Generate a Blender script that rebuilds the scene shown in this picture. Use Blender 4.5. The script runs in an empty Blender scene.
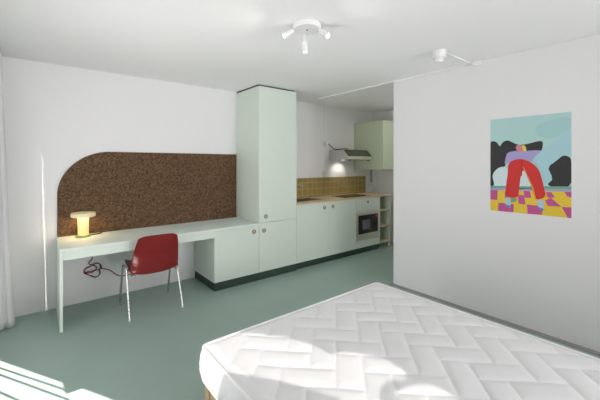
import bpy, bmesh, math, random
from math import pi, sin, cos, radians, exp
from mathutils import Vector, Matrix
random.seed(7)
S = bpy.context.scene
COL = S.collection

# ------------------------------------------------------------------ materials
def lin(c):
    c = c / 255.0
    return c / 12.92 if c <= 0.04045 else ((c + 0.055) / 1.055) ** 2.4
def rgb(r, g, b): return (lin(r), lin(g), lin(b), 1)

def mat(name, col, rough=0.5, metal=0.0, noise=0.0, nscale=20, bump=0.0, bscale=200, emit=None, estr=0, coat=0, spec=0.5, trans=0, detail=4):
    m = bpy.data.materials.new(name); m.use_nodes = True
    nt = m.node_tree; b = nt.nodes['Principled BSDF']
    b.inputs['Base Color'].default_value = col
    b.inputs['Roughness'].default_value = rough
    b.inputs['Metallic'].default_value = metal
    b.inputs['Specular IOR Level'].default_value = spec
    b.inputs['Coat Weight'].default_value = coat
    if trans: b.inputs['Transmission Weight'].default_value = trans
    if emit:
        b.inputs['Emission Color'].default_value = emit
        b.inputs['Emission Strength'].default_value = estr
    tc = nt.nodes.new('ShaderNodeTexCoord')
    if noise:
        n = nt.nodes.new('ShaderNodeTexNoise'); n.inputs['Scale'].default_value = nscale; n.inputs['Detail'].default_value = detail
        nt.links.new(tc.outputs['Object'], n.inputs['Vector'])
        r = nt.nodes.new('ShaderNodeMapRange')
        r.inputs[1].default_value = 0.25; r.inputs[2].default_value = 0.75
        r.inputs[3].default_value = 1 - noise; r.inputs[4].default_value = 1 + noise
        nt.links.new(n.outputs['Fac'], r.inputs[0])
        h = nt.nodes.new('ShaderNodeHueSaturation'); h.inputs['Color'].default_value = col
        nt.links.new(r.outputs[0], h.inputs['Value']); nt.links.new(h.outputs[0], b.inputs['Base Color'])
    if bump:
        n2 = nt.nodes.new('ShaderNodeTexNoise'); n2.inputs['Scale'].default_value = bscale
        nt.links.new(tc.outputs['Object'], n2.inputs['Vector'])
        bp = nt.nodes.new('ShaderNodeBump'); bp.inputs['Strength'].default_value = bump; bp.inputs['Distance'].default_value = 0.002
        nt.links.new(n2.outputs['Fac'], bp.inputs['Height']); nt.links.new(bp.outputs[0], b.inputs['Normal'])
    return m

M = {}
M['wall'] = mat('white_wall_paint', (0.785, 0.78, 0.785, 1), 0.75, noise=0.012, nscale=1.5, bump=0.08, bscale=120)
M['ceiling'] = mat('ceiling_paint', (0.87, 0.865, 0.865, 1), 0.8, noise=0.012, nscale=1.2)
M['floor'] = mat('green_resin_floor', (0.30, 0.40, 0.355, 1), 0.36, noise=0.05, nscale=2.2, bump=0.03, bscale=60, spec=0.45)
M['mint'] = mat('mint_lacquer', (0.665, 0.74, 0.665, 1), 0.42, noise=0.008, nscale=3)
M['mint_top'] = mat('mint_linoleum', (0.70, 0.78, 0.735, 1), 0.5, noise=0.015, nscale=30)
M['sage'] = mat('sage_lacquer', (0.50, 0.575, 0.425, 1), 0.45, noise=0.01, nscale=4)
M['plinth'] = mat('dark_green_plinth', (0.028, 0.058, 0.042, 1), 0.5, noise=0.03)
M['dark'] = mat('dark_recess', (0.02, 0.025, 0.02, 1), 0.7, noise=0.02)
M['black_glass'] = mat('black_glass', (0.010, 0.010, 0.010, 1), 0.14, noise=0.02, spec=0.35)
M['steel'] = mat('brushed_steel', (0.66, 0.63, 0.55, 1), 0.38, metal=0.9, noise=0.03, nscale=60)
M['chrome'] = mat('chrome_tube', (0.72, 0.72, 0.70, 1), 0.22, metal=1.0, noise=0.01)
M['red'] = mat('red_shell_plastic', (0.19, 0.0085, 0.010, 1), 0.28, noise=0.06, nscale=9, coat=0.25)
M['white'] = mat('white_plastic', (0.80, 0.80, 0.79, 1), 0.4, noise=0.01)
M['offwhite'] = mat('painted_conduit', (0.84, 0.84, 0.83, 1), 0.55, noise=0.01)
M['fabric'] = mat('mattress_fabric', (0.74, 0.74, 0.75, 1), 0.9, noise=0.012, nscale=250, bump=0.15, bscale=500)
M['piping'] = mat('mattress_piping', (0.84, 0.84, 0.84, 1), 0.8, noise=0.01, nscale=120)
M['cord'] = mat('red_brown_cable', (0.16, 0.03, 0.035, 1), 0.6, noise=0.05)
M['black'] = mat('black_plastic', (0.02, 0.02, 0.02, 1), 0.5, noise=0.05)
M['lampgreen'] = mat('lime_green_lacquer', (0.20, 0.34, 0.07, 1), 0.4, noise=0.03)
M['lampshade'] = mat('cream_lamp_disc', (0.78, 0.70, 0.42, 1), 0.4, noise=0.02, emit=(1.0, 0.82, 0.42, 1), estr=0.12)
M['lampglow'] = mat('glowing_lamp_column', (0.85, 0.65, 0.30, 1), 0.4, noise=0.01, emit=(1.0, 0.72, 0.34, 1), estr=0.42)
M['led'] = mat('led_lens', (0.9, 0.9, 0.9, 1), 0.3, noise=0.01, emit=(1, 0.95, 0.85, 1), estr=6)
M['spotlens'] = mat('spot_lens', (0.9, 0.9, 0.88, 1), 0.3, noise=0.01, emit=(1, 0.97, 0.9, 1), estr=2.0)
M['hoodglass'] = mat('dark_green_hood_glass', (0.07, 0.085, 0.055, 1), 0.18, noise=0.05)
M['curtain'] = mat('grey_white_curtain_linen', (0.66, 0.66, 0.67, 1), 0.9, noise=0.03, nscale=60, bump=0.2, bscale=300)
M['brass'] = mat('brown_wood_ring', (0.11, 0.065, 0.035, 1), 0.4, noise=0.1, nscale=50)
M['tan'] = mat('pale_wood_disc', (0.52, 0.43, 0.30, 1), 0.5, noise=0.1, nscale=50)
M['redspot'] = mat('red_sticker', (0.7, 0.03, 0.03, 1), 0.5, noise=0.02)
M['sunblock'] = mat('sun_blocker_grey', (0.5, 0.5, 0.48, 1), 0.9, noise=0.05)  # plain grey for the unseen sun blockers outside
M['bulb'] = M['led']

def wood(name, c1, c2, scale=3.0, rough=0.45):
    m = bpy.data.materials.new(name); m.use_nodes = True
    nt = m.node_tree; b = nt.nodes['Principled BSDF']; b.inputs['Roughness'].default_value = rough
    tc = nt.nodes.new('ShaderNodeTexCoord'); mp = nt.nodes.new('ShaderNodeMapping')
    mp.inputs['Scale'].default_value = (scale, scale * 10, scale * 10)
    n = nt.nodes.new('ShaderNodeTexNoise'); n.inputs['Scale'].default_value = 2.5; n.inputs['Detail'].default_value = 6
    r = nt.nodes.new('ShaderNodeValToRGB'); r.color_ramp.elements[0].color = c1; r.color_ramp.elements[1].color = c2
    r.color_ramp.elements[0].position = 0.3; r.color_ramp.elements[1].position = 0.7
    nt.links.new(tc.outputs['Object'], mp.inputs[0]); nt.links.new(mp.outputs[0], n.inputs['Vector'])
    nt.links.new(n.outputs['Fac'], r.inputs[0]); nt.links.new(r.outputs[0], b.inputs['Base Color'])
    return m
M['worktop'] = wood('birch_worktop', (0.60, 0.46, 0.27, 1), (0.70, 0.56, 0.36, 1))
M['shelfwood'] = wood('birch_shelf', (0.50, 0.45, 0.28, 1), (0.58, 0.52, 0.34, 1))
M['bedwood'] = wood('oak_bed', (0.42, 0.30, 0.17, 1), (0.52, 0.38, 0.23, 1))

def cork_mat():
    m = bpy.data.materials.new('cork_speckle'); m.use_nodes = True
    nt = m.node_tree; b = nt.nodes['Principled BSDF']; b.inputs['Roughness'].default_value = 0.9
    b.inputs['Specular IOR Level'].default_value = 0.15
    tc = nt.nodes.new('ShaderNodeTexCoord')
    v = nt.nodes.new('ShaderNodeTexVoronoi'); v.inputs['Scale'].default_value = 75
    n = nt.nodes.new('ShaderNodeTexNoise'); n.inputs['Scale'].default_value = 60; n.inputs['Detail'].default_value = 6; n.inputs['Roughness'].default_value = 0.75
    add = nt.nodes.new('ShaderNodeMix'); add.data_type = 'FLOAT'; add.inputs[0].default_value = 0.6
    nt.links.new(tc.outputs['Object'], v.inputs['Vector']); nt.links.new(tc.outputs['Object'], n.inputs['Vector'])
    sp = nt.nodes.new('ShaderNodeSeparateColor'); nt.links.new(v.outputs['Color'], sp.inputs[0])
    nt.links.new(sp.outputs[0], add.inputs[2]); nt.links.new(n.outputs['Fac'], add.inputs[3])
    r = nt.nodes.new('ShaderNodeValToRGB')
    e = r.color_ramp.elements
    e[0].position = 0.25; e[0].color = (0.06, 0.034, 0.017, 1)
    e[1].position = 0.80; e[1].color = (0.20, 0.125, 0.075, 1)
    k = e.new(0.5); k.color = (0.12, 0.071, 0.041, 1)
    nt.links.new(add.outputs[0], r.inputs[0]); nt.links.new(r.outputs[0], b.inputs['Base Color'])
    bp = nt.nodes.new('ShaderNodeBump'); bp.inputs['Strength'].default_value = 0.3; bp.inputs['Distance'].default_value = 0.002
    nt.links.new(n.outputs['Fac'], bp.inputs['Height']); nt.links.new(bp.outputs[0], b.inputs['Normal'])
    return m
M['cork'] = cork_mat()
M['corktrim'] = mat('cork_edge', (0.12, 0.10, 0.06, 1), 0.7, noise=0.1)

def tile_mat():
    m = bpy.data.materials.new('mustard_glazed_tile'); m.use_nodes = True
    nt = m.node_tree; b = nt.nodes['Principled BSDF']; b.inputs['Roughness'].default_value = 0.22
    tc = nt.nodes.new('ShaderNodeTexCoord'); mp = nt.nodes.new('ShaderNodeMapping')
    mp.inputs['Rotation'].default_value = (radians(90), 0, 0)
    br = nt.nodes.new('ShaderNodeTexBrick'); br.offset = 0.0
    br.inputs['Scale'].default_value = 1.0
    br.inputs['Brick Width'].default_value = 0.103; br.inputs['Row Height'].default_value = 0.103
    br.inputs['Mortar Size'].default_value = 0.0045
    br.inputs['Color1'].default_value = (0.36, 0.245, 0.06, 1); br.inputs['Color2'].default_value = (0.27, 0.205, 0.055, 1)
    br.inputs['Mortar'].default_value = (0.50, 0.42, 0.24, 1)
    nt.links.new(tc.outputs['Object'], mp.inputs[0]); nt.links.new(mp.outputs[0], br.inputs['Vector'])
    nt.links.new(br.outputs['Color'], b.inputs['Base Color'])
    bp = nt.nodes.new('ShaderNodeBump'); bp.inputs['Strength'].default_value = 0.5; bp.inputs['Distance'].default_value = 0.003; bp.invert = True
    nt.links.new(br.outputs['Fac'], bp.inputs['Height']); nt.links.new(bp.outputs[0], b.inputs['Normal'])
    return m
M['tile'] = tile_mat()

def glass_mat(name='window_glass', tint=1.0):
    m = bpy.data.materials.new(name); m.use_nodes = True
    nt = m.node_tree; nt.nodes.remove(nt.nodes['Principled BSDF'])
    t = nt.nodes.new('ShaderNodeBsdfTransparent'); t.inputs[0].default_value = (tint, tint, tint, 1); g = nt.nodes.new('ShaderNodeBsdfGlossy'); g.inputs['Roughness'].default_value = 0.02
    mx = nt.nodes.new('ShaderNodeMixShader'); mx.inputs[0].default_value = 0.06
    nt.links.new(t.outputs[0], mx.inputs[1]); nt.links.new(g.outputs[0], mx.inputs[2])
    nt.links.new(mx.outputs[0], nt.nodes['Material Output'].inputs[0])
    return m
M['glass'] = glass_mat(); M['sun_dimmer'] = glass_mat('sun_dimming_glass', .35)  # second glass darkened to dim the sun reaching the bed

# ------------------------------------------------------------------ mesh helpers
def add_box(bm, x0, x1, y0, y1, z0, z1, bev=0.0, mi=0):
    r = bmesh.ops.create_cube(bm, size=1.0)
    vs = r['verts']
    for v in vs:
        v.co = Vector((x0 + (v.co.x + .5) * (x1 - x0), y0 + (v.co.y + .5) * (y1 - y0), z0 + (v.co.z + .5) * (z1 - z0)))
    fs = list({f for v in vs for f in v.link_faces})
    for f in fs: f.material_index = mi
    if bev > 0:
        es = list({e for v in vs for e in v.link_edges})
        bmesh.ops.bevel(bm, geom=es, offset=bev, segments=2, affect='EDGES', profile=0.5)
def bx(*a, bev=0.0):
    bm = bmesh.new(); add_box(bm, *a, bev=bev); return bm

def frame_of(d):
    d = d.normalized(); up = Vector((0, 0, 1)) if abs(d.z) < 0.95 else Vector((1, 0, 0))
    a = d.cross(up).normalized(); return a, d.cross(a).normalized()

def add_tube(bm, pts, r, n=10, cap=True, closed=False):
    pts = [Vector(p) for p in pts]; N = len(pts); rings = []
    prev = None
    for i, p in enumerate(pts):
        if closed: t = (pts[(i + 1) % N] - pts[i - 1])
        else: t = pts[min(i + 1, N - 1)] - pts[max(i - 1, 0)]
        t.normalize()
        if prev is None: a, b = frame_of(t)
        else:
            a = prev - t * prev.dot(t)
            a.normalize(); b = t.cross(a)
        prev = a
        rr = r[i] if isinstance(r, (list, tuple)) else r
        rings.append([bm.verts.new(p + a * cos(2 * pi * k / n) * rr + b * sin(2 * pi * k / n) * rr) for k in range(n)])
    for i in range(N if closed else N - 1):
        A, B = rings[i], rings[(i + 1) % N]
        for k in range(n):
            f = bm.faces.new((A[k], A[(k + 1) % n], B[(k + 1) % n], B[k])); f.smooth = True
    if cap and not closed:
        bm.faces.new(rings[0][::-1]); bm.faces.new(rings[-1])

def smooth_path(pts, sub=6):
    pts = [Vector(p) for p in pts]; out = []
    for i in range(len(pts) - 1):
        p0 = pts[max(i - 1, 0)]; p1 = pts[i]; p2 = pts[i + 1]; p3 = pts[min(i + 2, len(pts) - 1)]
        for k in range(sub):
            t = k / sub
            out.append(0.5 * ((2 * p1) + (p2 - p0) * t + (2 * p0 - 5 * p1 + 4 * p2 - p3) * t * t + (-p0 + 3 * p1 - 3 * p2 + p3) * t ** 3))
    out.append(pts[-1]); return out

def fillet(pts, r, n=6):
    pts = [Vector(p) for p in pts]; out = [pts[0]]
    for i in range(1, len(pts) - 1):
        a = (pts[i - 1] - pts[i]); b = (pts[i + 1] - pts[i])
        rr = min(r, a.length * .45, b.length * .45)
        p = pts[i] + a.normalized() * rr; q = pts[i] + b.normalized() * rr
        for k in range(n + 1):
            t = k / n; out.append((1 - t) ** 2 * p + 2 * t * (1 - t) * pts[i] + t * t * q)
    out.append(pts[-1]); return out

def add_lathe(bm, prof, origin=(0, 0, 0), axis=(0, 0, 1), n=32, mi=0):
    """prof: list of (radius, height along axis)."""
    o = Vector(origin); d = Vector(axis).normalized(); a, b = frame_of(d); rings = []
    for r, h in prof:
        if r < 1e-6: rings.append([bm.verts.new(o + d * h)])
        else: rings.append([bm.verts.new(o + d * h + a * cos(2 * pi * k / n) * r + b * sin(2 * pi * k / n) * r) for k in range(n)])
    for A, B in zip(rings, rings[1:]):
        for k in range(n):
            k2 = (k + 1) % n
            if len(A) == 1 and len(B) == 1: continue
            if len(A) == 1: f = bm.faces.new((A[0], B[k2], B[k]))
            elif len(B) == 1: f = bm.faces.new((A[k], A[k2], B[0]))
            else: f = bm.faces.new((A[k], A[k2], B[k2], B[k]))
            f.smooth = True; f.material_index = mi

def add_prism(bm, poly, ext, plane='xz', base=0.0):
    """extrude a 2D polygon; plane 'xz' extrudes along y, 'yz' along x, 'xy' along z."""
    def P(u, v, w):
        return {'xz': Vector((u, w, v)), 'yz': Vector((w, u, v)), 'xy': Vector((u, v, w))}[plane]
    A = [bm.verts.new(P(u, v, base)) for u, v in poly]; B = [bm.verts.new(P(u, v, base + ext)) for u, v in poly]
    bm.faces.new(A); bm.faces.new(B[::-1]); n = len(poly)
    for i in range(n): bm.faces.new((A[i], B[i], B[(i + 1) % n], A[(i + 1) % n]))

def obj(name, bm, m, parent=None, sharp=35, bev=0):
    bmesh.ops.recalc_face_normals(bm, faces=bm.faces)
    me = bpy.data.meshes.new(name); bm.to_mesh(me); bm.free()
    for x in (m if isinstance(m, (list, tuple)) else [m]): me.materials.append(x)
    if any(p.use_smooth for p in me.polygons): me.set_sharp_from_angle(angle=radians(sharp))
    o = bpy.data.objects.new(name, me); COL.objects.link(o)
    if parent is not None:
        o.parent = parent; o.matrix_parent_inverse = Matrix.Translation(parent_world(parent)).inverted()
    return o
def parent_world(p):
    v = Vector(p.location)
    q = p
    while q.parent: q = q.parent; v += Vector((0, 0, 0)) if q.type == 'MESH' else Vector((0, 0, 0))
    # meshes sit at the origin; an Empty carries its own location and nothing else
    r = p
    while r.parent: r = r.parent
    return Vector(r.location) if r.type == 'EMPTY' and p is r else Vector((0, 0, 0)) if r.type == 'MESH' else Vector((0, 0, 0))
def tag(o, label, cat, group=None):
    o['label'] = label; o['category'] = cat
    if group: o['group'] = group
    return o
def thing(name, label, cat, loc=(0, 0, 0), group=None):
    o = bpy.data.objects.new(name, None); COL.objects.link(o); o.location = loc; o.empty_display_size = 0.1
    return tag(o, label, cat, group)
def struct(name, bm, m, parent=None):
    o = obj(name, bm, m, parent)
    if parent is None: o['kind'] = 'structure'
    return o

# ------------------------------------------------------------------ dimensions (metres)
ZC = 2.42            # ceiling
YB = 0.594           # back wall
XL = -2.05           # window wall
XP = 1.77            # partition face
YP = -1.11           # partition end
XK = 3.52            # kitchen end wall
YR = -5.9            # wall behind
# ------------------------------------------------------------------ shell
struct('floor', bx(XL - .3, XK + .2, YR - .2, YB + .2, -0.12, 0), M['floor'])
struct('ceiling', bx(XL - .3, XK + .2, YR - .2, YB + .2, ZC, ZC + .15), M['ceiling'])
struct('wall_back', bx(XL - .3, XK + .2, YB, YB + .2, 0, ZC), M['wall'])
bm = bmesh.new(); W3 = (-.9, 1.70)
add_box(bm, XL - .3, W3[0], YR - .2, YR, 0, ZC); add_box(bm, W3[1], XK + .2, YR - .2, YR, 0, ZC)
add_box(bm, W3[0], W3[1], YR - .2, YR, 2.30, ZC); add_box(bm, W3[0], W3[1], YR - .2, YR, 0, .45)
struct('wall_rear', bm, M['wall'])
struct('wall_right', bx(XP, XK, YR, YP, 0, ZC, bev=0.004), M['wall'])
struct('wall_kitchen', bx(XK, XK + .2, YR, YB, 0, ZC), M['wall'])
M['floor_shade'] = mat('grey_floor_shade', (.27, .27, .275, 1), .6, noise=.03)
struct('floor_shade_right', bx(XP - .062, XP - .001, YR + .01, YP + .02, 0, .006, bev=.002), M['floor_shade'])  # flat grey strip, its colour standing for shaded floor along the partition
bm = bmesh.new()
W1 = (-2.85, -0.06); W2 = (-5.55, -3.05); WZ = (0.04, 2.28)
for y0, y1, z0, z1 in ((YR, W2[0], 0, ZC), (W2[1], W1[0], 0, ZC), (W1[1], YB, 0, ZC),
                       (W2[0], W2[1], WZ[1], ZC), (W1[0], W1[1], WZ[1], ZC), (W2[0], W2[1], 0, WZ[0]), (W1[0], W1[1], 0, WZ[0])):
    add_box(bm, XL - .12, XL, y0, y1, z0, z1)
struct('wall_left', bm, M['wall'])
for nm, (a, b) in (('window_1', W1), ('window_2', W2)):
    bm = bmesh.new(); t = .03
    add_box(bm, XL - .09, XL - .04, a, a + t, *WZ); add_box(bm, XL - .09, XL - .04, b - t, b, *WZ)
    add_box(bm, XL - .09, XL - .04, a + t, b - t, WZ[0], WZ[0] + t); add_box(bm, XL - .09, XL - .04, a + t, b - t, WZ[1] - t, WZ[1])
    w = struct(nm, bm, M['white'])
    obj('pane', bx(XL - .068, XL - .062, a + t, b - t, WZ[0] + t, WZ[1] - t), M['glass'] if nm == 'window_1' else M['sun_dimmer'], w)

bm = bmesh.new()
for q in ((W3[0], W3[0] + .05, .45, 2.30), (W3[1] - .05, W3[1], .45, 2.30), (.375, .425, .50, 2.25), (W3[0] + .05, W3[1] - .05, .45, .50), (W3[0] + .05, W3[1] - .05, 2.25, 2.30)):
    add_box(bm, q[0], q[1], YR - .12, YR - .06, q[2], q[3])
w = struct('rear_fill_window', bm, M['white'])  # window added behind the camera to let in fill light
obj('pane', bx(W3[0] + .05, W3[1] - .05, YR - .093, YR - .087, .50, 2.25), M['glass'], w)

struct('sun_block_rear', bx(-2.28, 4.0, YR - .75, YR - .65, -.1, 3.4), M['sunblock'])  # unseen slab added to keep direct sun out of the rear window

# added unseen sheet outside the windows, its holes cut to shape the sun patches
SUN = Vector((.606, .795, -.47))
XS = -2.42
def scr(x, y, z=0.0):
    t = (x - XS) / SUN.x
    return (y - SUN.y * t, z - SUN.z * t)
def screen():
    polys = []
    def spl(poly): polys.append([Vector(p) for p in poly])
    F = lambda L, z=0.0: spl([scr(x, y, z) for x, y in L])
    # floor stripes (between slanting bars left in the sheet)
    def ln(a, b, t): return (a[0] + (b[0] - a[0]) * t, a[1] + (b[1] - a[1]) * t)
    e0 = ((-1.93, .058), (-1.42, -.816)); l2 = ((-1.93, -.056), (-1.413, -.902)); l3 = ((-1.93, -.135), (-1.398, -1.032)); l4 = ((-1.93, -.32), (-1.40, -1.27))
    def off(L, d): return [(p[0] + .86 * d, p[1] + .5 * d) for p in L]
    w = .009
    F([e0[0], e0[1], (-1.418, -.865), off(l2, w)[1], off(l2, w)[0]])
    F([off(l2, -w)[0], off(l2, -w)[1], off(l3, w)[1], off(l3, w)[0]])
    F([off(l3, -w)[0], off(l3, -w)[1], (-1.39, -1.10), off(l4, w)[1], off(l4, w)[0]])
    F([off(l4, -w)[0], off(l4, -w)[1], (-1.42, -1.55), (-1.93, -.62)])
    # second patch on the floor
    F([(-1.41, -.962), (-1.326, -.962), (-1.195, -1.196), (-1.03, -1.46), (-1.30, -1.46), (-1.37, -1.12)])
    # sun slit beside the curtain
    a = scr(-1.476, YB); zt = scr(-1.518, YB, 1.567)
    b = scr(-1.470, YB + .03)
    spl([(scr(-1.4771, YB)[0], a[1] - .29), (scr(-1.4758, YB)[0], a[1] - .29), (scr(-1.4758, YB)[0], a[1]), (scr(-1.5058, YB)[0], zt[1] - .20), (scr(-1.5072, YB)[0], zt[1] - .20), (scr(-1.4771, YB)[0], a[1])])
    spl([(scr(-1.500, YB)[0], zt[1] - .16), (scr(-1.512, YB)[0], zt[1] - .06), (scr(-1.519, YB)[0], zt[1]), (scr(-1.5128, YB)[0], zt[1] - .06), (scr(-1.502, YB)[0], zt[1] - .155)])
    # mattress patches
    up = [(-1.08, -2.0), (-0.835, -1.665), (-0.613, -1.648), (-0.562, -1.691), (-0.491, -1.771), (-0.423, -1.863), (-0.354, -1.968), (-0.327, -2.051), (-0.318, -2.12), (-0.312, -2.185), (-0.285, -2.188),
          (-0.213, -2.236), (-0.155, -2.32), (-0.114, -2.406), (-0.125, -2.489), (-0.134, -2.526), (-0.19, -2.555), (-0.25, -2.50), (-0.33, -2.515), (-0.38, -2.55), (-0.40, -2.70)]
    lo = [(-0.56, -2.62), (-0.516, -2.457), (-0.516, -2.429), (-0.561, -2.347), (-0.634, -2.209), (-0.71, -2.101), (-0.792, -1.995), (-0.845, -1.965), (-1.12, -2.25)]
    F(up + lo, .4)
    F([(-0.30, -2.575), (-0.239, -2.585), (-0.17, -2.598), (-0.112, -2.645), (-0.113, -2.729), (-0.12, -2.83), (-0.30, -2.95), (-0.36, -2.75)], .4)
    from mathutils.geometry import delaunay_2d_cdt
    vs = [Vector(p) for p in ((-7.6, -.1), (.9, -.1), (.9, 2.9), (-7.6, 2.9))]; es = [(0, 1), (1, 2), (2, 3), (3, 0)]
    for P in polys:
        n0 = len(vs); vs += P; es += [(n0 + i, n0 + (i + 1) % len(P)) for i in range(len(P))]
    V, E_, Fc, *_ = delaunay_2d_cdt(vs, es, [], 1, 1e-5)
    def inside(p, P):
        c = False
        for i in range(len(P)):
            a, b = P[i], P[i - 1]
            if (a.y > p.y) != (b.y > p.y) and p.x < (b.x - a.x) * (p.y - a.y) / (b.y - a.y) + a.x: c = not c
        return c
    bm = bmesh.new(); bv = [bm.verts.new((XS, v.x, v.y)) for v in V]
    for f in Fc:
        ctr = sum((V[i] for i in f), Vector((0, 0))) / len(f)
        if not any(inside(ctr, P) for P in polys): bm.faces.new([bv[i] for i in f])
    for v in list(bm.verts):
        if not v.link_faces: bm.verts.remove(v)
    r = bmesh.ops.extrude_face_region(bm, geom=bm.faces[:])
    for v in r['geom']:
        if isinstance(v, bmesh.types.BMVert): v.co.x -= .0003
    struct('sun_mask', bm, M['sunblock'])
screen()

# ------------------------------------------------------------------ small shared pieces
def finger_pull(x, z, parent, r=.026, y=0.0):
    bm = bmesh.new()
    add_lathe(bm, [(r, 0.0), (r, .0035), (r * .93, .0055), (r * .80, .0055), (r * .74, .003), (r * .74, -.0), ], (x, y, z), (0, -1, 0), 28)
    p = obj('finger_pull', bm, M['brass'], parent); p['label'] = 'round brown wooden finger pull ring'
    bm = bmesh.new(); add_lathe(bm, [(0, .0015), (r * .55, .0012), (r * .75, .0004), (r * .75, 0)], (x, y, z), (0, -1, 0), 28)
    q = obj('pull_recess', bm, M['tan'], p)
    return p

# ------------------------------------------------------------------ cork board
def corkboard():
    x0, x1, z0, z1 = -1.389, .581, .7045, 1.560
    a, b = .46, .44
    poly = [(x0, z0), (x1, z0), (x1, z1)]
    for k in range(25):
        t = k / 24 * pi / 2
        poly.append((x0 + a - a * sin(t), z1 - b + b * cos(t)))
    bm = bmesh.new(); add_prism(bm, poly, .012, 'xz', YB - .0125)
    o = obj('cork_board', bm, M['cork']); tag(o, 'large dark brown cork pinboard with one rounded corner above the desk', 'pinboard')
    bm = bmesh.new(); path = [Vector((x, YB - .0125, z)) for x, z in poly[2:] + [poly[0]]]
    add_tube(bm, path, .004, 6)
    obj('edge_strip', bm, M['corktrim'], o)
corkboard()

# ------------------------------------------------------------------ desk
YF = -.022
d = thing('desk', 'long pale mint desk running below the cork board to the tall cabinet', 'desk', (-1.40, 0, 0))
obj('desktop', bx(-1.3985, .5825, YF, YB - .001, .6835, .7045, bev=.0015), M['mint_top'], d)
obj('apron', bx(-1.377, -.001, YF, YF + .02, .6065, .6835), M['mint'], d)
obj('side_panel', bx(-1.3995, -1.377, YF - .006, YB - .001, 0.002, .6835, bev=.001), M['mint'], d)
obj('glide', bx(-1.396, -1.381, YF + .002, YF + .03, 0.0, .004), M['black'], d)

# ------------------------------------------------------------------ low cabinet under the desk end
c = thing('base_cabinet', 'low mint cabinet with one door under the right end of the desk', 'cabinet', (.29, 0.3, 0))
obj('body', bx(0, .583, .0185, YB - .001, .092, .683), M['mint'], c)
dr = obj('door', bx(.0, .5815, 0, .018, .094, .678, bev=.0012), M['mint'], c)
finger_pull(.511, .607, dr)
obj('plinth', bx(.004, .583, .004, YB - .001, 0, .092), M['plinth'], c)

# ------------------------------------------------------------------ tall cabinet
c = thing('tall_cabinet', 'tall pale mint cupboard reaching the ceiling beside the kitchen', 'cabinet', (.88, .3, 0))
obj('body', bx(.5838, 1.1725, .0185, YB - .001, .092, 2.398), M['mint'], c)
dr = obj('door', bx(.5848, 1.1715, 0, .018, .094, .699, bev=.0012), M['mint'], c); finger_pull(.655, .604, dr)
dr['label'] = 'lower square door'
dr = obj('door', bx(.5848, 1.1715, 0, .018, .7045, 2.398, bev=.0012), M['mint'], c); finger_pull(.682, .776, dr)
dr['label'] = 'tall upper door'
obj('plinth', bx(.5838, 1.1725, .004, YB - .001, 0, .092), M['plinth'], c)
obj('gap_shade_strip', bx(.592, 1.165, .04, YB - .001, 2.398, ZC - .0005), M['dark'], c)  # dark strip added for the shade in the gap below the ceiling

# ------------------------------------------------------------------ kitchen run
c = thing('sink_cabinet', 'mint kitchen cabinet with two doors below the sink', 'cabinet', (1.77, .3, 0))
bm = bmesh.new()
for q in ((1.1735, 1.19, .0185, YB - .001, .092, .882), (2.352, 2.368, .0185, YB - .001, .092, .882), (1.19, 2.352, .0185, YB - .001, .092, .108), (1.19, 2.352, YB - .017, YB - .001, .108, .882), (1.762, 1.778, .0185, YB - .017, .108, .70), (1.19, 2.352, .0185, .10, .862, .882)):
    add_box(bm, *q)
obj('body', bm, M['mint'], c)
dr = obj('door', bx(1.1745, 1.7685, 0, .018, .094, .878, bev=.0012), M['mint'], c); finger_pull(1.685, .803, dr)
dr = obj('door', bx(1.7715, 2.3675, 0, .018, .094, .878, bev=.0012), M['mint'], c); finger_pull(1.856, .806, dr)
obj('plinth', bx(1.1735, 2.368, .03, YB - .001, 0, .092), M['plinth'], c)

c = thing('oven_cabinet', 'mint kitchen cabinet with a drawer above the built-in microwave', 'cabinet', (2.66, .3, 0))
bm = bmesh.new()
add_box(bm, 2.369, 2.385, .0185, YB - .001, .092, .882); add_box(bm, 2.935, 2.951, .0185, YB - .001, .092, .882)
add_box(bm, 2.385, 2.935, .0185, YB - .001, .092, .21); add_box(bm, 2.385, 2.935, .0185, YB - .001, .672, .882); add_box(bm, 2.385, 2.935, .50, YB - .001, .21, .672)
obj('body', bm, M['mint'], c)
dr = obj('drawer', bx(2.3715, 2.948, 0, .018, .694, .878, bev=.0012), M['mint'], c); finger_pull(2.652, .818, dr, .020)
obj('front_panel', bx(2.3715, 2.948, 0, .018, .094, .212, bev=.001), M['mint'], c)
obj('front_panel', bx(2.3715, 2.948, 0, .018, .664, .690, bev=.001), M['mint'], c)
obj('plinth', bx(2.369, 2.951, .03, YB - .001, 0, .092), M['plinth'], c)

m = thing('microwave_oven', 'steel framed black built-in microwave below the kitchen drawer', 'microwave', (2.66, .1, .215))
bm = bmesh.new()
for q in ((2.373, 2.418, .216, .660), (2.900, 2.947, .216, .660), (2.418, 2.900, .612, .660), (2.418, 2.900, .216, .312)):
    add_box(bm, q[0], q[1], -.004, .016, q[2], q[3], bev=.001)
obj('frame', bm, M['steel'], m)
obj('casing', bx(2.40, 2.92, .016, .45, .222, .655), M['black'], m)
dr = obj('door', bx(2.419, 2.899, -.008, .012, .313, .611, bev=.002), M['black_glass'], m)
w_m = mat('microwave_window_mesh', (0.10, 0.10, 0.095, 1), 0.25, noise=0.05)
obj('window', bx(2.505, 2.70, -.0095, -.007, .375, .535), w_m, dr)
bm = bmesh.new(); add_lathe(bm, [(0, .004), (.017, .004), (.019, 0)], (2.855, -.008, .575), (0, -1, 0), 20)
obj('sticker', bm, M['redspot'], dr)['label'] = 'round red sticker'
obj('handle', bx(2.80, 2.87, -.012, -.008, .40, .47, bev=.001), M['black'], dr)

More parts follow.
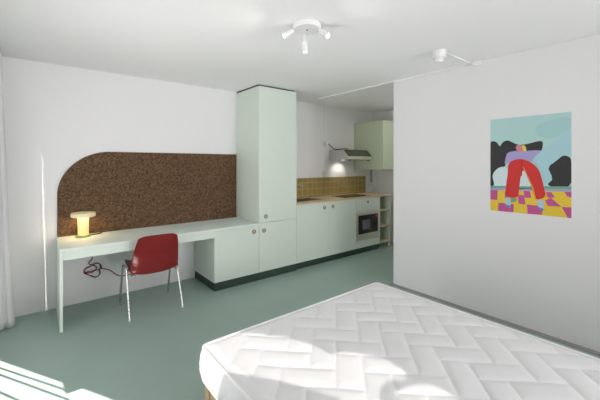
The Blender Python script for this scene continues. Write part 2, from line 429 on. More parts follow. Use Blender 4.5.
s = thing('shelf_unit', 'narrow open birch shelf unit at the right end of the kitchen counter', 'shelf', (3.1, .3, 0))
obj('side_panel', bx(2.952, 2.968, 0, YB - .001, .09, .882), M['mint'], s)
obj('side_panel', bx(3.250, 3.272, .012, YB - .001, .09, .882), M['mint'], s)
obj('edge_band', bx(3.250, 3.272, 0, .012, .09, .882), M['shelfwood'], s)
obj('back_panel', bx(2.968, 3.25, YB - .02, YB - .001, .09, .882), M['mint'], s)
for z in (.094, .362, .634): obj('shelf', bx(2.968, 3.25, 0, YB - .02, z, z + .02), M['shelfwood'], s)
for x, y in ((2.985, .08), (3.245, .02), (3.245, .5), (2.985, .5)):
    bm = bmesh.new(); add_lathe(bm, [(0, 0), (.018, 0), (.018, .09), (0, .09)], (x, y, 0), n=14); obj('foot', bm, M['white'], s)

# worktop with a cut-out for the sink
bm = bmesh.new()
SX0, SX1, SY0, SY1 = 1.25, 1.80, .17, .49
for q in ((1.1735, SX0, -.006, YB - .001), (SX1, 3.292, -.006, YB - .001), (SX0, SX1, -.006, SY0), (SX0, SX1, SY1, YB - .001)):
    add_box(bm, q[0], q[1], q[2], q[3], .8825, .8975)
bmesh.ops.remove_doubles(bm, verts=bm.verts, dist=1e-5)
tag(obj('worktop', bm, M['worktop']), 'long birch plywood kitchen worktop with sink and hob', 'worktop')

s = thing('sink', 'steel inset sink at the left end of the birch worktop', 'sink', (1.54, .28, .89))
bm = bmesh.new(); z0 = .74
a = .006
ring = lambda g, z: [bm.verts.new(v) for v in ((SX0 + g, SY0 + g, z), (SX1 - g, SY0 + g, z), (SX1 - g, SY1 - g, z), (SX0 + g, SY1 - g, z))]
R = [ring(-.012, .8977), ring(-.012, .8995), ring(.012, .8995), ring(.02, .80), ring(.03, z0)]
for A, B in zip(R, R[1:]):
    for k in range(4): bm.faces.new((A[k], A[(k + 1) % 4], B[(k + 1) % 4], B[k]))
bm.faces.new(R[-1])
obj('basin', bm, mat('sink_steel_tile_tint', (.34, .28, .23, 1), .28, metal=.9, noise=.03), s)  # brown in the colour stands for tiles reflected in the steel
bm = bmesh.new(); add_lathe(bm, [(0, .006), (.03, .006), (.038, .001), (.038, 0)], (1.545, .33, z0 + .001), n=24); obj('drain', bm, M['chrome'], s)

f = thing('faucet', 'chrome kitchen tap behind the sink, mostly hidden by the tall cabinet', 'faucet', (1.50, .525, .8975))
bm = bmesh.new(); add_lathe(bm, [(0, 0), (.026, 0), (.026, .02), (.021, .03), (.019, .13), (0, .135)], (1.50, .525, .8975), n=24); obj('body', bm, M['chrome'], f)
bm = bmesh.new(); add_tube(bm, fillet([(1.50, .525, 1.02), (1.50, .525, 1.10), (1.57, .40, 1.12), (1.585, .37, 1.06)], .05), .010, 12); obj('spout', bm, M['chrome'], f)
bm = bmesh.new(); add_tube(bm, [(1.52, .525, 1.0), (1.56, .52, 1.03)], .006, 8); obj('lever', bm, M['chrome'], f)

h = thing('induction_hob', 'black glass hob set into the birch worktop under the hood', 'hob', (2.56, .26, .8975))
obj('glass_plate', bx(2.24, 2.86, .10, .46, .8977, .9030, bev=.0015), M['black_glass'], h)
ring_m = mat('hob_ring_print', (0.12, 0.12, 0.12, 1), 0.3, noise=0.02)
for x, y, r in ((2.40, .28, .09), (2.69, .28, .075)):
    bm = bmesh.new(); add_lathe(bm, [(r, 0), (r, .0006), (r - .004, .0006), (r - .004, 0)], (x, y, .9030), n=40); obj('cooking_zone', bm, ring_m, h)

bm = bmesh.new(); add_box(bm, 1.1735, 3.292, YB - .010, YB - .0005, .8985, 1.2075)
o = obj('tile_backsplash', bm, M['tile']); tag(o, 'mustard yellow tiled splashback above the kitchen worktop', 'splashback')

# hood
h = thing('range_hood', 'slim grey extractor hood with dark slanted front beside the wall cabinet', 'hood', (2.66, .4, 1.5))
prof = [(YB - .001, 1.505), (YB - .001, 1.668), (.275, 1.668), (.165, 1.560), (.165, 1.505)]
bm = bmesh.new(); add_prism(bm, prof, .60, 'yz', 2.355); obj('body', bm, mat('hood_grey_steel', (.50, .50, .48, 1), .45, noise=.02), h)
sl = Vector((0, .165 - .275, 1.560 - 1.668)); nrm = Vector((0, -sl.z, sl.y)).normalized(); nrm = -nrm if nrm.y > 0 else nrm
bm = bmesh.new()
A = Vector((0, .272, 1.668)) + nrm * .001; B = Vector((0, .165, 1.562)) + nrm * .001
vs = []
for x in (2.362, 2.948):
    for p in (A, B): vs.append((x, p))
pts = [Vector((x, p.y, p.z)) for x, p in vs]
v = [bm.verts.new(p) for p in pts] + [bm.verts.new(p + nrm * .006) for p in pts]
for q in ((0, 1, 3, 2), (4, 6, 7, 5), (0, 4, 5, 1), (2, 3, 7, 6), (0, 2, 6, 4), (1, 5, 7, 3)): bm.faces.new([v[i] for i in q])
obj('glass_visor', bm, M['hoodglass'], h)['label'] = 'dark green slanted glass visor'
obj('front_rail', bx(2.355, 2.955, .152, .165, 1.508, 1.552, bev=.002), M['steel'], h)
for x in (2.42, 2.89):
    bm = bmesh.new(); add_lathe(bm, [(0, 0), (.017, 0), (.017, .018), (0, .018)], (x, .19, 1.487), n=16); obj('knob', bm, M['black'], h)
bm = bmesh.new(); add_lathe(bm, [(0, 0), (.035, 0), (.04, .006), (0, .006)], (2.56, .46, 1.4985), n=24); obj('lamp_lens', bm, M['led'], h)
obj('filter_grille', bx(2.40, 2.91, .21, .40, 1.500, 1.5045), M['black'], h)
obj('top_grille', bx(2.40, 2.78, .38, .56, 1.6685, 1.680, bev=.003), M['black'], h)
bm = bmesh.new(); add_tube(bm, smooth_path([(2.44, .50, 1.685), (2.40, .54, 1.70), (2.36, .565, 1.745), (2.32, .57, 1.772), (2.285, .572, 1.775)]), .006, 8)
add_tube(bm, smooth_path([(2.44, .50, 1.685), (2.52, .46, 1.692), (2.60, .44, 1.700), (2.68, .46, 1.688)]), .006, 8)
add_box(bm, 2.268, 2.292, .560, .578, 1.762, 1.788, bev=.002)
obj('power_cord', bm, M['black'], h)

# wall cabinet
c = thing('wall_cabinet', 'deep sage green wall cabinet hanging beside the extractor hood', 'cabinet', (3.25, .3, 1.336))
YW = -.05
obj('body', bx(2.982, 3.518, YW + .0185, YB - .001, 1.336, 2.172), M['sage'], c)
obj('door', bx(2.983, 3.517, YW, YW + .018, 1.337, 2.171, bev=.001), M['sage'], c)

# conduits, sockets, trunking
def socket(x, z, label, group=None):
    o = thing('wall_socket', label, 'socket', (x, YB, z), group)
    obj('box', bx(x - .04, x + .04, YB - .042, YB - .0005, z - .04, z + .04, bev=.004), M['white'], o)
    obj('cover_plate', bx(x - .034, x + .034, YB - .046, YB - .042, z - .034, z + .034, bev=.0015), M['white'], o)
    bm = bmesh.new(); add_lathe(bm, [(.022, 0), (.022, .001), (.019, .001), (.017, .0003), (0, .0003)], (x, YB - .046, z), (0, -1, 0), 24)
    obj('socket_insert', bm, M['offwhite'], o)
    return o
socket(2.254, 1.775, 'white surface socket on the wall feeding the hood cord', 'white wall sockets')
socket(2.254, 1.27, 'white surface socket directly above the mustard tiles', 'white wall sockets')
o = thing('cable_conduit', 'vertical white cable conduit on the wall left of the hood', 'conduit', (2.254, YB, 1.3))
obj('trunking', bx(2.243, 2.265, YB - .008, YB - .0005, 1.816, ZC - .02), M['offwhite'], o)
obj('trunking', bx(2.243, 2.265, YB - .008, YB - .0005, 1.311, 1.734), M['offwhite'], o)
tag(obj('water_pipe', (lambda b: (add_tube(b, [(3.508, .40, 0), (3.508, .40, 1.334)], .011, 10), b)[1])(bmesh.new()), M['offwhite']), 'thin vertical white pipe on the wall under the sage cabinet', 'pipe')
p = thing('hanging_plug', 'white plug on a cord hanging below the sage wall cabinet', 'plug', (3.44, .56, 1.04))
bm = bmesh.new(); add_tube(bm, [(3.44, .572, 1.334), (3.44, .572, 1.09)], .006, 8); obj('cord', bm, M['dark'], p)
bm = bmesh.new(); add_lathe(bm, [(0, 0), (.038, 0), (.042, .02), (.036, .05), (.016, .085), (0, .09)], (3.44, .55, .995), n=20); obj('plug_body', bm, M['white'], p)

o = tag(obj('cable_trunking', bx(1.1735, XK - .001, YB - .016, YB - .0005, ZC - .018, ZC - .0005), M['offwhite']), 'white cable trunking along the top of the kitchen back wall', 'trunking', 'white cable trunkings')
o = tag(obj('cable_trunking', bx(XP - .02, XP - .002, YP - .93, YP + 1.30, ZC - .014, ZC, bev=.0), M['offwhite']), 'thin white cable trunking along the ceiling edge of the poster wall', 'trunking', 'white cable trunkings')
o = tag(obj('cable_trunking', bx(1.24, XP - .021, -2.012, -1.998, ZC - .010, ZC - .0005), M['offwhite']), 'short cable trunking on the ceiling leading to the smoke detector', 'trunking', 'white cable trunkings')
o = tag(obj('junction_box', bx(XP - .034, XP, -2.11, -2.042, ZC - .045, ZC, bev=.003), M['white']), 'small white junction box where wall meets ceiling above the poster', 'junction box')

# smoke detector
o = thing('smoke_detector', 'white cylindrical smoke detector on the ceiling near the poster wall', 'detector', (1.192, -1.99, ZC))
bm = bmesh.new(); add_lathe(bm, [(0, 0), (.056, 0), (.058, .004), (.058, .058), (.052, .066), (0, .066)], (1.192, -1.99, ZC - .0005), (0, 0, -1), 32); obj('base', bm, M['white'], o)
bm = bmesh.new(); add_lathe(bm, [(.040, .066), (.040, .085), (.034, .092), (.030, .092), (.028, .100), (0, .102)], (1.192, -1.99, ZC - .0005), (0, 0, -1), 28); obj('sensor_head', bm, M['white'], o)

# ------------------------------------------------------------------ ceiling spot lamp
LC = Vector((-.057, -1.678, ZC))
o = thing('ceiling_spotlight', 'white round ceiling lamp with three swivel spots', 'ceiling lamp', LC)
bm = bmesh.new(); add_lathe(bm, [(0, 0), (.094, 0), (.098, .005), (.098, .032), (.092, .037), (.01, .038), (0, .038)], LC - Vector((0, 0, .0005)), (0, 0, -1), 48); obj('ceiling_plate', bm, M['white'], o)
bm = bmesh.new(); add_lathe(bm, [(0, 0), (.006, 0), (.006, .003), (0, .004)], LC - Vector((0, 0, .0385)), (0, 0, -1), 12); obj('screw', bm, M['dark'], o)
ra = Vector((.7787, -.6275, 0)); fa_ = Vector((.6275, .7787, 0)); up_ = Vector((0, 0, 1))
spots = [  # arm root inside the plate, joint, direction of the head
    (LC - ra * .075 - up_ * .026, LC - ra * .103 - up_ * .044, -ra * .060 - up_ * .046 - fa_ * .02),
    (LC + ra * .075 - up_ * .026, LC + ra * .100 - up_ * .050, ra * .052 - up_ * .055 - fa_ * .050),
    (LC - ra * .018 + fa_ * .085 - up_ * .03, LC - ra * .018 + fa_ * .090 - up_ * .088, ra * .010 - up_ * .10 + fa_ * .004)]
for root, joint, ax in spots:
    n = ax.normalized()
    bm = bmesh.new(); add_tube(bm, [root, joint], .007, 10)
    arm = obj('swivel_arm', bm, M['white'], o)
    bm = bmesh.new(); add_lathe(bm, [(0, -.012), (.017, -.012), (.0205, -.008), (.021, .068), (.019, .070), (.0175, .060), (0, .060)], joint + n * .01, n, 28)
    hd = obj('spot_head', bm, M['white'], o)
    bm = bmesh.new(); add_lathe(bm, [(.017, .0605), (.014, .065), (0, .066)], joint + n * .01, n, 24); obj('lens', bm, M['spotlens'], hd)

# ------------------------------------------------------------------ poster
def poster():
    cl = {'teal': rgb(172, 208, 205), 'teal2': rgb(162, 202, 203), 'black': rgb(38, 38, 40), 'cloud': rgb(205, 222, 226), 'arm': rgb(165, 205, 212),
          'purple': rgb(165, 155, 205), 'skin': rgb(205, 130, 140), 'hair': rgb(230, 205, 70), 'red': rgb(205, 38, 34), 'yellow': rgb(228, 194, 48),
          'magenta': rgb(190, 78, 140), 'green': rgb(105, 165, 135), 'shoe': rgb(170, 200, 220), 'pipe': rgb(215, 150, 40), 'darkred': rgb(150, 20, 25), 'blue': rgb(90, 130, 190)}
    names = list(cl); mats = [mat('poster_ink_' + k, v, 0.6, noise=0.01) for k, v in cl.items()]
    y0, y1, z0, z1 = -2.184, -2.781, .998, 1.847
    dr = 326 / 279
    def P(cx, cy):
        u = (cx - 63) / 250.0; s = u * dr / (u * dr + 1 - u)
        top = 58 + (37 - 58) * u; bot = 337 + (363 - 337) * u
        return (max(0, min(1, s)), max(0, min(1, (cy - top) / (bot - top))))
    bm = bmesh.new(); lay = [0]
    add_box(bm, XP - .0016, XP - .0003, y1, y0, z0, z1, mi=names.index('teal'))
    def poly(c, pts):
        if c in ('black', 'cloud', 'red', 'skin', 'hair', 'shoe', 'teal2') or (c == 'purple' and len(pts) > 8):
            for _ in range(2):
                q = []
                for i in range(len(pts)):
                    a, b = pts[i], pts[(i + 1) % len(pts)]
                    q += [(a[0] * .78 + b[0] * .22, a[1] * .78 + b[1] * .22), (a[0] * .22 + b[0] * .78, a[1] * .22 + b[1] * .78)]
                pts = q
        lay[0] += 1; x = XP - .0016 - .00004 * lay[0]
        vs = []
        for cx, cy in pts:
            s, t = P(cx, cy); vs.append(bm.verts.new((x, y0 + (y1 - y0) * s, z1 + (z0 - z1) * t)))
        f = bm.faces.new(vs); f.material_index = names.index(c)
        bmesh.ops.triangulate(bm, faces=[f])
    poly('teal2', [(200, 80), (250, 60), (313, 50), (313, 90), (280, 110), (240, 120), (205, 110)])
    poly('black', [(60, 128), (70, 124), (83, 127), (92, 143), (100, 128), (116, 121), (132, 129), (150, 137), (175, 135), (213, 125), (226, 127), (224, 150), (215, 162), (150, 165), (118, 170), (108, 205), (90, 212), (72, 232), (75, 262), (60, 268)])
    poly('black', [(262, 185), (290, 168), (316, 180), (316, 270), (250, 266), (238, 258), (242, 205)])
    poly('cloud', [(68, 228), (84, 208), (105, 202), (122, 215), (170, 205), (215, 215), (222, 255), (200, 266), (150, 262), (120, 265), (102, 281), (82, 272), (74, 255)])
    poly('green', [(60, 262), (316, 266), (316, 300), (60, 300)])
    poly('purple', [(60, 270), (110, 268), (110, 274), (200, 272), (316, 274), (316, 300), (60, 300)])
    # chequered floor
    poly('yellow', [(60, 275), (316, 282), (316, 372), (60, 345)])
    for L in ([(60, 275), (86, 276), (84, 306), (60, 304)], [(88, 314), (136, 319), (134, 345), (86, 340)], [(150, 318), (172, 320), (168, 292), (148, 290)],
              [(176, 320), (226, 326), (222, 352), (178, 349)], [(234, 282), (252, 283), (262, 300), (240, 300)], [(250, 300), (283, 328), (240, 325), (232, 308)], [(283, 328), (316, 330), (316, 364), (302, 363)],
              [(290, 282), (316, 283), (316, 300), (300, 296)], [(205, 281), (222, 282), (226, 300), (208, 300)], [(108, 280), (125, 281), (122, 300), (108, 300)], [(165, 278), (185, 279), (190, 300), (170, 300)]):
        poly('magenta', L)
    poly('arm', [(195, 172), (228, 150), (262, 128), (300, 95), (316, 88), (316, 166), (290, 168), (262, 190), (240, 206), (252, 232), (254, 245), (240, 258), (222, 250), (214, 218), (192, 196)])
    poly('purple', [(112, 168), (118, 159), (140, 155), (180, 155), (226, 153), (198, 174), (192, 192), (160, 182), (122, 190), (106, 198)])
    poly('skin', [(140, 142), (150, 135), (160, 137), (167, 150), (163, 158), (146, 157)])
    poly('hair', [(160, 138), (170, 138), (176, 155), (165, 157)])
    poly('red', [(118, 192), (138, 182), (160, 179), (190, 190), (214, 214), (222, 240), (228, 265), (236, 298), (203, 308), (193, 275), (184, 248), (166, 210), (157, 232), (153, 265), (149, 302), (108, 296), (112, 255), (117, 225)])
    poly('pipe', [(163, 204), (166, 205), (196, 268), (205, 305), (202, 306), (193, 272)])
    poly('darkred', [(160, 182), (163, 182), (161, 230), (158, 235)])
    poly('shoe', [(110, 297), (125, 299), (126, 328), (122, 333), (108, 320)])
    poly('blue', [(108, 318), (126, 324), (122, 334)])
    poly('shoe', [(204, 308), (226, 304), (229, 336), (224, 342), (212, 330)])
    poly('blue', [(212, 328), (229, 334), (224, 343)])
    poly('green', [(126, 300), (148, 302), (140, 312), (126, 314)])
    o = obj('poster', bm, mats); tag(o, 'colourful poster of a bending figure in red trousers on the right wall', 'poster')
poster()

# ------------------------------------------------------------------ mattress and bed base
X0, X1, Y0, Y1, ZB, ZT = -.815, .77, -1.645, -3.65, .20, .40
def herring(u, v, w=.135):
    c = math.sqrt(.5); a, b = (u + v) * c / w, (-u + v) * c / w
    i, j = math.floor(a), math.floor(b); k = (i - j) % 4
    fx, fy = a - i, b - j
    if k == 0: d = [fx, fy, 1 - fy]
    elif k == 1: d = [1 - fx, fy, 1 - fy]
    elif k == 3: d = [fx, 1 - fx, fy]
    else: d = [fx, 1 - fx, 1 - fy]
    m = min(d) * w
    # rounded puffs: smooth combination of the nearest two edges
    d.sort(); m2 = d[1] * w
    return .0095 * (1 - exp(-m / .020)) * (.6 + .4 * (1 - exp(-m2 / .03)))
def mattress():
    NX, NY = 250, 310; rc = .032
    Lx, Ly = X1 - X0, Y0 - Y1
    def rnd(x, y):
        dx0, dx1, dy0, dy1 = x, Lx - x, y, Ly - y
        a = max(0, rc - dx0, rc - dx1) / rc; b = max(0, rc - dy0, rc - dy1) / rc
        if a > 0 and b > 0:
            sx = -1 if dx0 < rc else 1; sy = -1 if dy0 < rc else 1
            na, nb = a * math.sqrt(1 - b * b / 2), b * math.sqrt(1 - a * a / 2)
            cx = rc if sx < 0 else Lx - rc; cy = rc if sy < 0 else Ly - rc
            return cx + sx * na * rc, cy + sy * nb * rc
        return x, y
    verts = []; faces = []
    def wave(x, y): return .0025 * sin(x * 5 + y * 3.1) + .002 * sin(x * 11 - y * 7)
    for j in range(NY + 1):
        for i in range(NX + 1):
            x, y = rnd(i / NX * Lx, j / NY * Ly)
            e = min(x, Lx - x, y, Ly - y); k = min(1, e / .05)
            z = ZT - .014 + .010 * k + herring(X0 + x, Y1 + y) * (k ** .7) + wave(x, y) * k
            verts.append((X0 + x, Y1 + y, z))
    W = NX + 1
    for j in range(NY):
        for i in range(NX):
            a = j * W + i; faces.append((a, a + 1, a + 1 + W, a + W))
    per = [i for i in range(NX + 1)] + [j * W + NX for j in range(1, NY + 1)] + [NY * W + i for i in range(NX - 1, -1, -1)] + [j * W for j in range(NY - 1, 0, -1)]
    NZ = 22; prev = per; arc = 0.0
    arcs = [0.0]
    for a, b in zip(per, per[1:]): arcs.append(arcs[-1] + (Vector(verts[a]) - Vector(verts[b])).length)
    cx, cy = (X0 + X1) / 2, (Y0 + Y1) / 2
    base = [Vector(verts[a]) for a in per]
    N = len(per); nr = []
    for k in range(N):
        t = base[(k + 2) % N] - base[k - 2]; n = Vector((t.y, -t.x, 0)).normalized(); nr.append(n)
    for q in range(1, NZ + 1):
        t = q / NZ; cur = []
        for k in range(N):
            z = base[k].z + (ZB - base[k].z) * t
            s = arcs[k]; A = (s + z) * .7071 / .062; B = (s - z) * .7071 / .062
            qd = min(A % 1, 1 - A % 1, B % 1, 1 - B % 1) * .062
            bulge = .022 * (1 - abs(2 * t - 1) ** 2.2) + .005 * (1 - exp(-qd / .012)) * (1 - abs(2 * t - 1) ** 6)
            p = base[k] + nr[k] * bulge; verts.append((p.x, p.y, z)); cur.append(len(verts) - 1)
        for k in range(N):
            k2 = (k + 1) % N; faces.append((prev[k], cur[k], cur[k2], prev[k2]))
        prev = cur
    faces.append(tuple(prev))
    me = bpy.data.meshes.new('mattress'); me.from_pydata(verts, [], faces); me.validate()
    bm = bmesh.new(); bm.from_mesh(me)
    for f in bm.faces: f.smooth = True
    o = obj('mattress', bm, M['fabric'], sharp=80)
    o.data.name = 'mattress_shell'
    tag(o, 'white quilted double mattress with herringbone stitching on a low bed', 'mattress')
    for z, nm in ((ZT - .010, 'piping'), (ZB + .008, 'piping')):
        bm = bmesh.new(); loop = [Vector((base[k].x + nr[k].x * .003, base[k].y + nr[k].y * .003, z)) for k in range(0, N, 3)]
        add_tube(bm, loop, .0075, 8, closed=True); obj(nm, bm, M['piping'], o)
mattress()
b = thing('bed_base', 'low oak bed base with square legs under the mattress', 'bed', ((X0 + X1) / 2, (Y0 + Y1) / 2, 0))
bi = .012
obj('side_rail', bx(X0 + bi, X0 + bi + .025, Y1 + .08, Y0 - .08, .11, .185, bev=.002), M['bedwood'], b)
obj('side_rail', bx(X1 - bi - .025, X1 - bi, Y1 + .08, Y0 - .08, .11, .185, bev=.002), M['bedwood'], b)
obj('end_rail', bx(X0 + .07, X1 - .07, Y0 - bi - .025, Y0 - bi, .11, .185, bev=.002), M['bedwood'], b)
obj('end_rail', bx(X0 + .07, X1 - .07, Y1 + bi, Y1 + bi + .025, .11, .185, bev=.002), M['bedwood'], b)
obj('slat_board', bx(X0 + bi, X1 - bi, Y1 + bi, Y0 - bi, .185, .199), M['bedwood'], b)
for x in (X0 + bi, X1 - bi - .06):
    for y in (Y1 + bi, Y0 - bi - .06):
        obj('leg', bx(x, x + .06, y, y + .06, 0, .185, bev=.003), M['bedwood'], b)

# ------------------------------------------------------------------ chair
def chair():
    cx = -.656
    o = thing('shell_chair', 'red shell chair on chrome tube legs pulled up to the mint desk', 'chair', (cx, .05, 0))
    prof = [(.255, .420), (.225, .432), (.14, .427), (.04, .411), (-.05, .396), (-.105, .386), (-.145, .402), (-.162, .47), (-.170, .57), (-.184, .64), (-.198, .705), (-.208, .763)]
    hw = [.185, .203, .210, .212, .213, .214, .213, .211, .206, .199, .190, .176]
    path = smooth_path([(0, y, z) for y, z in prof], 4)
    n = len(path); ns = 20
    bm = bmesh.new(); G = []
    for i, p in enumerate(path):
        t = i / (n - 1) * (len(hw) - 1); k = min(int(t), len(hw) - 2); w = hw[k] + (hw[k + 1] - hw[k]) * (t - k)
        T = (path[min(i + 1, n - 1)] - path[max(i - 1, 0)]).normalized(); nn = Vector((0, T.z, -T.y))   # towards sitter
        if nn.z < 0 and nn.y < 0: nn = -nn
        back = max(0, (i - n * .45) / (n * .55))
        row = []
        for s in range(ns + 1):
            u = -1 + 2 * s / ns
            lift = (.012 + .038 * (1 - abs(2 * min(1, back) - .5))) * abs(u) ** 3
            row.append([cx + u * w, p.y + nn.y * lift, p.z + nn.z * lift])
        G.append(row)
    # round the top corners of the backrest
    top = .763
    for row in G:
        for c in row:
            u = (c[0] - cx) / .19
            if c[2] > .60:
                lim = top - .030 * max(0, (abs(u) - .55) / .45) ** 2.6 - .006 * u * u
                f = (c[2] - .60) / (top - .60)
                c[2] = .60 + f * (lim - .60)
    V = [[bm.verts.new(c) for c in row] for row in G]
    for i in range(n - 1):
        for s in range(ns):
            f = bm.faces.new((V[i][s], V[i][s + 1], V[i + 1][s + 1], V[i + 1][s])); f.smooth = True
    sh = obj('seat_shell', bm, M['red'], o, sharp=60)
    md = sh.modifiers.new('thick', 'SOLIDIFY'); md.thickness = .011; md.offset = 0
    md = sh.modifiers.new('soft', 'BEVEL'); md.width = .004; md.segments = 2; md.limit_method = 'ANGLE'; md.angle_limit = radians(50)
    r = .0105
    for sx in (-1, 1):
        x = cx + sx * .238; xt = cx + sx * .232
        top_a = Vector((xt, -.015, .445)); top_b = Vector((xt, .165, .445))
        fa = Vector((cx + sx * .240, -.178, .006)); fb = Vector((cx + sx * .236, .283, .006))
        mid = (top_a + top_b) / 2
        for foot, tp in ((fa, top_a), (fb, top_b)):
            bm = bmesh.new(); add_tube(bm, fillet([foot, tp, mid], .035), r, 14)
            lg = obj('leg', bm, M['chrome'], o)
            bm = bmesh.new(); add_lathe(bm, [(0, 0), (.0125, 0), (.0125, .020), (.0105, .024)], (foot.x, foot.y, 0), (tp - foot), 14); obj('foot_cap', bm, M['steel'], lg)
    for y in (.03, .13):
        bm = bmesh.new(); add_tube(bm, fillet([(cx - .232, y, .443), (cx - .20, y, .386), (cx + .20, y, .386), (cx + .232, y, .443)], .04), .009, 12)
        obj('crossbar', bm, M['chrome'], o)
    for sx in (-1, 1):
        bm = bmesh.new(); add_box(bm, cx + sx * .198 - .018, cx + sx * .198 + .018, -.150, -.085, .384, .400, bev=.005)
        obj('bracket', bm, M['steel'], o)
chair()

# ------------------------------------------------------------------ table lamp and cords
LX, LY, LZ = -1.188, .452, .7045
o = thing('table_lamp', 'cream mushroom table lamp with lime green foot glowing on the desk', 'lamp', (LX, LY, LZ))
bm = bmesh.new(); add_lathe(bm, [(0, 0), (.064, 0), (.068, .004), (.068, .014), (.064, .018), (0, .018)], (LX, LY, LZ + .0003), n=40); obj('foot', bm, M['lampgreen'], o)
bm = bmesh.new(); add_lathe(bm, [(.046, .018), (.047, .020), (.047, .190), (.047, .199), (0, .199)], (LX, LY, LZ), n=40); obj('column', bm, M['lampglow'], o)
bm = bmesh.new(); add_lathe(bm, [(0, .200), (.099, .200), (.105, .204), (.106, .210), (.106, .236), (.102, .241), (0, .242)], (LX, LY, LZ), n=48); obj('lamp_shade', bm, M['lampshade'], o)
bm = bmesh.new(); add_tube(bm, smooth_path([(LX + .062, LY + .015, LZ + .009), (LX + .12, LY + .03, LZ + .007), (LX + .16, LY + .055, LZ + .007), (LX + .17, LY + .085, LZ + .007)]), .0055, 8); obj('power_cord', bm, M['black'], o)

bm = bmesh.new(); y = YB - .012
L = [(-1.098, y, .600), (-1.098, y, .47), (-1.10, y, .43), (-1.13, y - .005, .395), (-1.06, y - .012, .345), (-1.10, y - .014, .30), (-1.16, y - .014, .312), (-1.02, y - .014, .322)]
for k in range(1, 22):
    a = radians(20 + k * 33); rr = .070 + .014 * sin(k * 1.7)
    L.append((-1.088 + rr * cos(a), y - .012 - .006 * sin(k), .318 + rr * .95 * sin(a)))
L += [(-1.02, y - .01, .325), (-.985, y - .006, .31), (-.93, y, .28), (-.86, y, .215), (-.79, y, .195), (-.72, y, .205), (-.66, y, .235)]
add_tube(bm, smooth_path(L, 5), .0048, 8)
o = obj('power_cable', bm, M['cord']); tag(o, 'tangled red-brown power cable on the wall under the desk', 'cable')
s2 = thing('wall_socket', 'white socket low on the wall behind the red chair', 'socket', (-.64, YB, .24), 'white wall sockets')
obj('cover_plate', bx(-.68, -.60, YB - .010, YB - .0005, .20, .28, bev=.003), M['white'], s2)
bm = bmesh.new(); add_lathe(bm, [(.022, 0), (.022, .001), (.019, .001), (.017, .0003), (0, .0003)], (-.64, YB - .010, .24), (0, -1, 0), 24); obj('socket_insert', bm, M['offwhite'], s2)

# ------------------------------------------------------------------ curtain
def curtain():
    bm = bmesh.new(); NU, NV = 140, 40; z0, z1 = .018, ZC - .03
    V = []
    for j in range(NV + 1):
        t = j / NV; z = z0 + (z1 - z0) * t
        row = []
        for i in range(NU + 1):
            s = i / NU
            ph = s * 4.25 * 2 * pi
            xr = -1.700 - .085 * t ** 0.8            # leading edge leans back towards the top
            x = -1.985 + (xr + 1.985) * s + .010 * sin(ph * 2 + .5) * (1 - .4 * t)
            yy = .315 + (.036 - .010 * t) * (1 - .6 * s) * sin(ph + .35 * sin(3 * t)) + .008 * sin(9 * s + 2 * t)
            if s > .94: yy += (s - .94) * 1.6
            row.append(bm.verts.new((x, yy, z)))
        V.append(row)
    for j in range(NV):
        for i in range(NU):
            f = bm.faces.new((V[j][i], V[j][i + 1], V[j + 1][i + 1], V[j + 1][i])); f.smooth = True
    o = obj('curtain', bm, M['curtain'], sharp=70); tag(o, 'floor length pale grey curtain gathered at the left of the back wall', 'curtain')
    md = o.modifiers.new('cloth', 'SOLIDIFY'); md.thickness = .003; md.offset = 0
    o2 = obj('curtain_rail', bx(-1.99, -1.965, -.2, .55, ZC - .022, ZC - .0005), M['white']); tag(o2, 'white ceiling curtain rail above the grey curtain', 'curtain rail')
curtain()

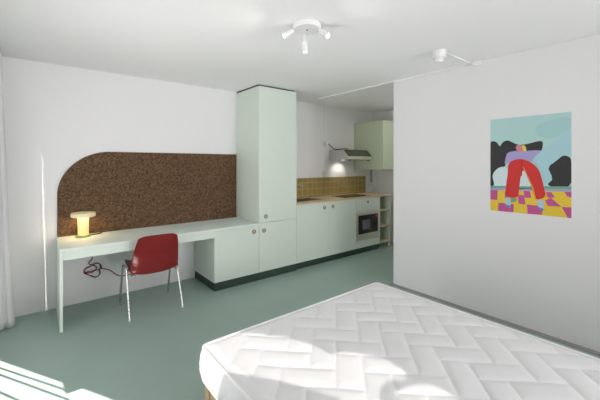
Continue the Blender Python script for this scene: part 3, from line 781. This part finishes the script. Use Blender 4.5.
# ------------------------------------------------------------------ lights
def light(name, typ, loc, energy, color=(1, 1, 1), direction=None, **kw):
    L = bpy.data.lights.new(name, typ); L.energy = energy; L.color = color
    for k, v in kw.items(): setattr(L, k, v)
    o = bpy.data.objects.new(name, L); COL.objects.link(o); o.location = loc
    if direction is not None: o.rotation_euler = Vector(direction).to_track_quat('-Z', 'Y').to_euler()
    return o
light('sun', 'SUN', (-4, -6, 4), 40.0, (1, .94, .86), SUN, angle=radians(.25))
for nm, (a, b), e in (('window_daylight', (-1.55, W1[1]), 22), ('window_daylight_rear', W2, 6)):
    light(nm, 'AREA', (XL - .14, (a + b) / 2, (WZ[0] + WZ[1]) / 2), e, (1, .975, 1.0), (1, 0, 0), shape='RECTANGLE', size=WZ[1] - WZ[0] - .1, size_y=b - a - .1, spread=radians(150))
light('kitchen_fill_light', 'AREA', (2.75, -.72, 2.40), 6, (1, .95, .88), (0, 0, -1), shape='DISK', size=.3)  # unseen fill added to brighten the kitchen, no fitting modelled
light('rear_fill_light', 'AREA', ((W3[0] + W3[1]) / 2, YR - .22, 1.375), 90, (1, .97, .985), (-.35, 1, 0.22), shape='RECTANGLE', size=2.5, size_y=1.75, spread=radians(120))  # fill added from behind the camera to brighten the cabinet fronts
light('ceiling_fill_light', 'AREA', (XL - .14, (W1[0] + W1[1]) / 2, .75), 21, (1, .965, .955), (1, 0, .6), shape='RECTANGLE', size=1.0, size_y=2.6, spread=radians(95))  # upward fill added at the side window to lift the ceiling
light('lamp_ring', 'AREA', (LX, LY, LZ + .198), 1.6, (1, .70, .34), (0, 0, -1), shape='DISK', size=.19)
light('hood_light', 'SPOT', (2.56, .46, 1.495), 5.0, (1, .93, .82), (0, .25, -1), spot_size=radians(130), spot_blend=.6, shadow_soft_size=.03)
for i, (root, joint, ax) in enumerate(spots):
    light('spot_lamp', 'SPOT', joint + ax.normalized() * .085, 4, (1, .96, .9), ax, spot_size=radians(150), spot_blend=.8, shadow_soft_size=.02)
w = bpy.data.worlds.new('sky'); S.world = w; w.use_nodes = True
w.node_tree.nodes['Background'].inputs[0].default_value = (.75, .86, 1, 1); w.node_tree.nodes['Background'].inputs[1].default_value = .6

# ------------------------------------------------------------------ camera
cam = bpy.data.cameras.new('camera'); co = bpy.data.objects.new('camera', cam); COL.objects.link(co)
co.location = (-1.5508, -3.4524, 1.4275); co.rotation_euler = (radians(90), 0, -radians(38.8576))
cam.sensor_width = 36; cam.lens = 326.87 / 600 * 36; cam.shift_y = -(200 - 164.36) / 600; cam.clip_start = .05
S.camera = co
S.view_settings.view_transform = 'Standard'; S.view_settings.look = 'None'; S.view_settings.gamma = 1; S.view_settings.use_curve_mapping = False
S.view_settings.exposure = -0.30
S.cycles.max_bounces = 14; S.cycles.diffuse_bounces = 8
S.cycles.use_denoising = True
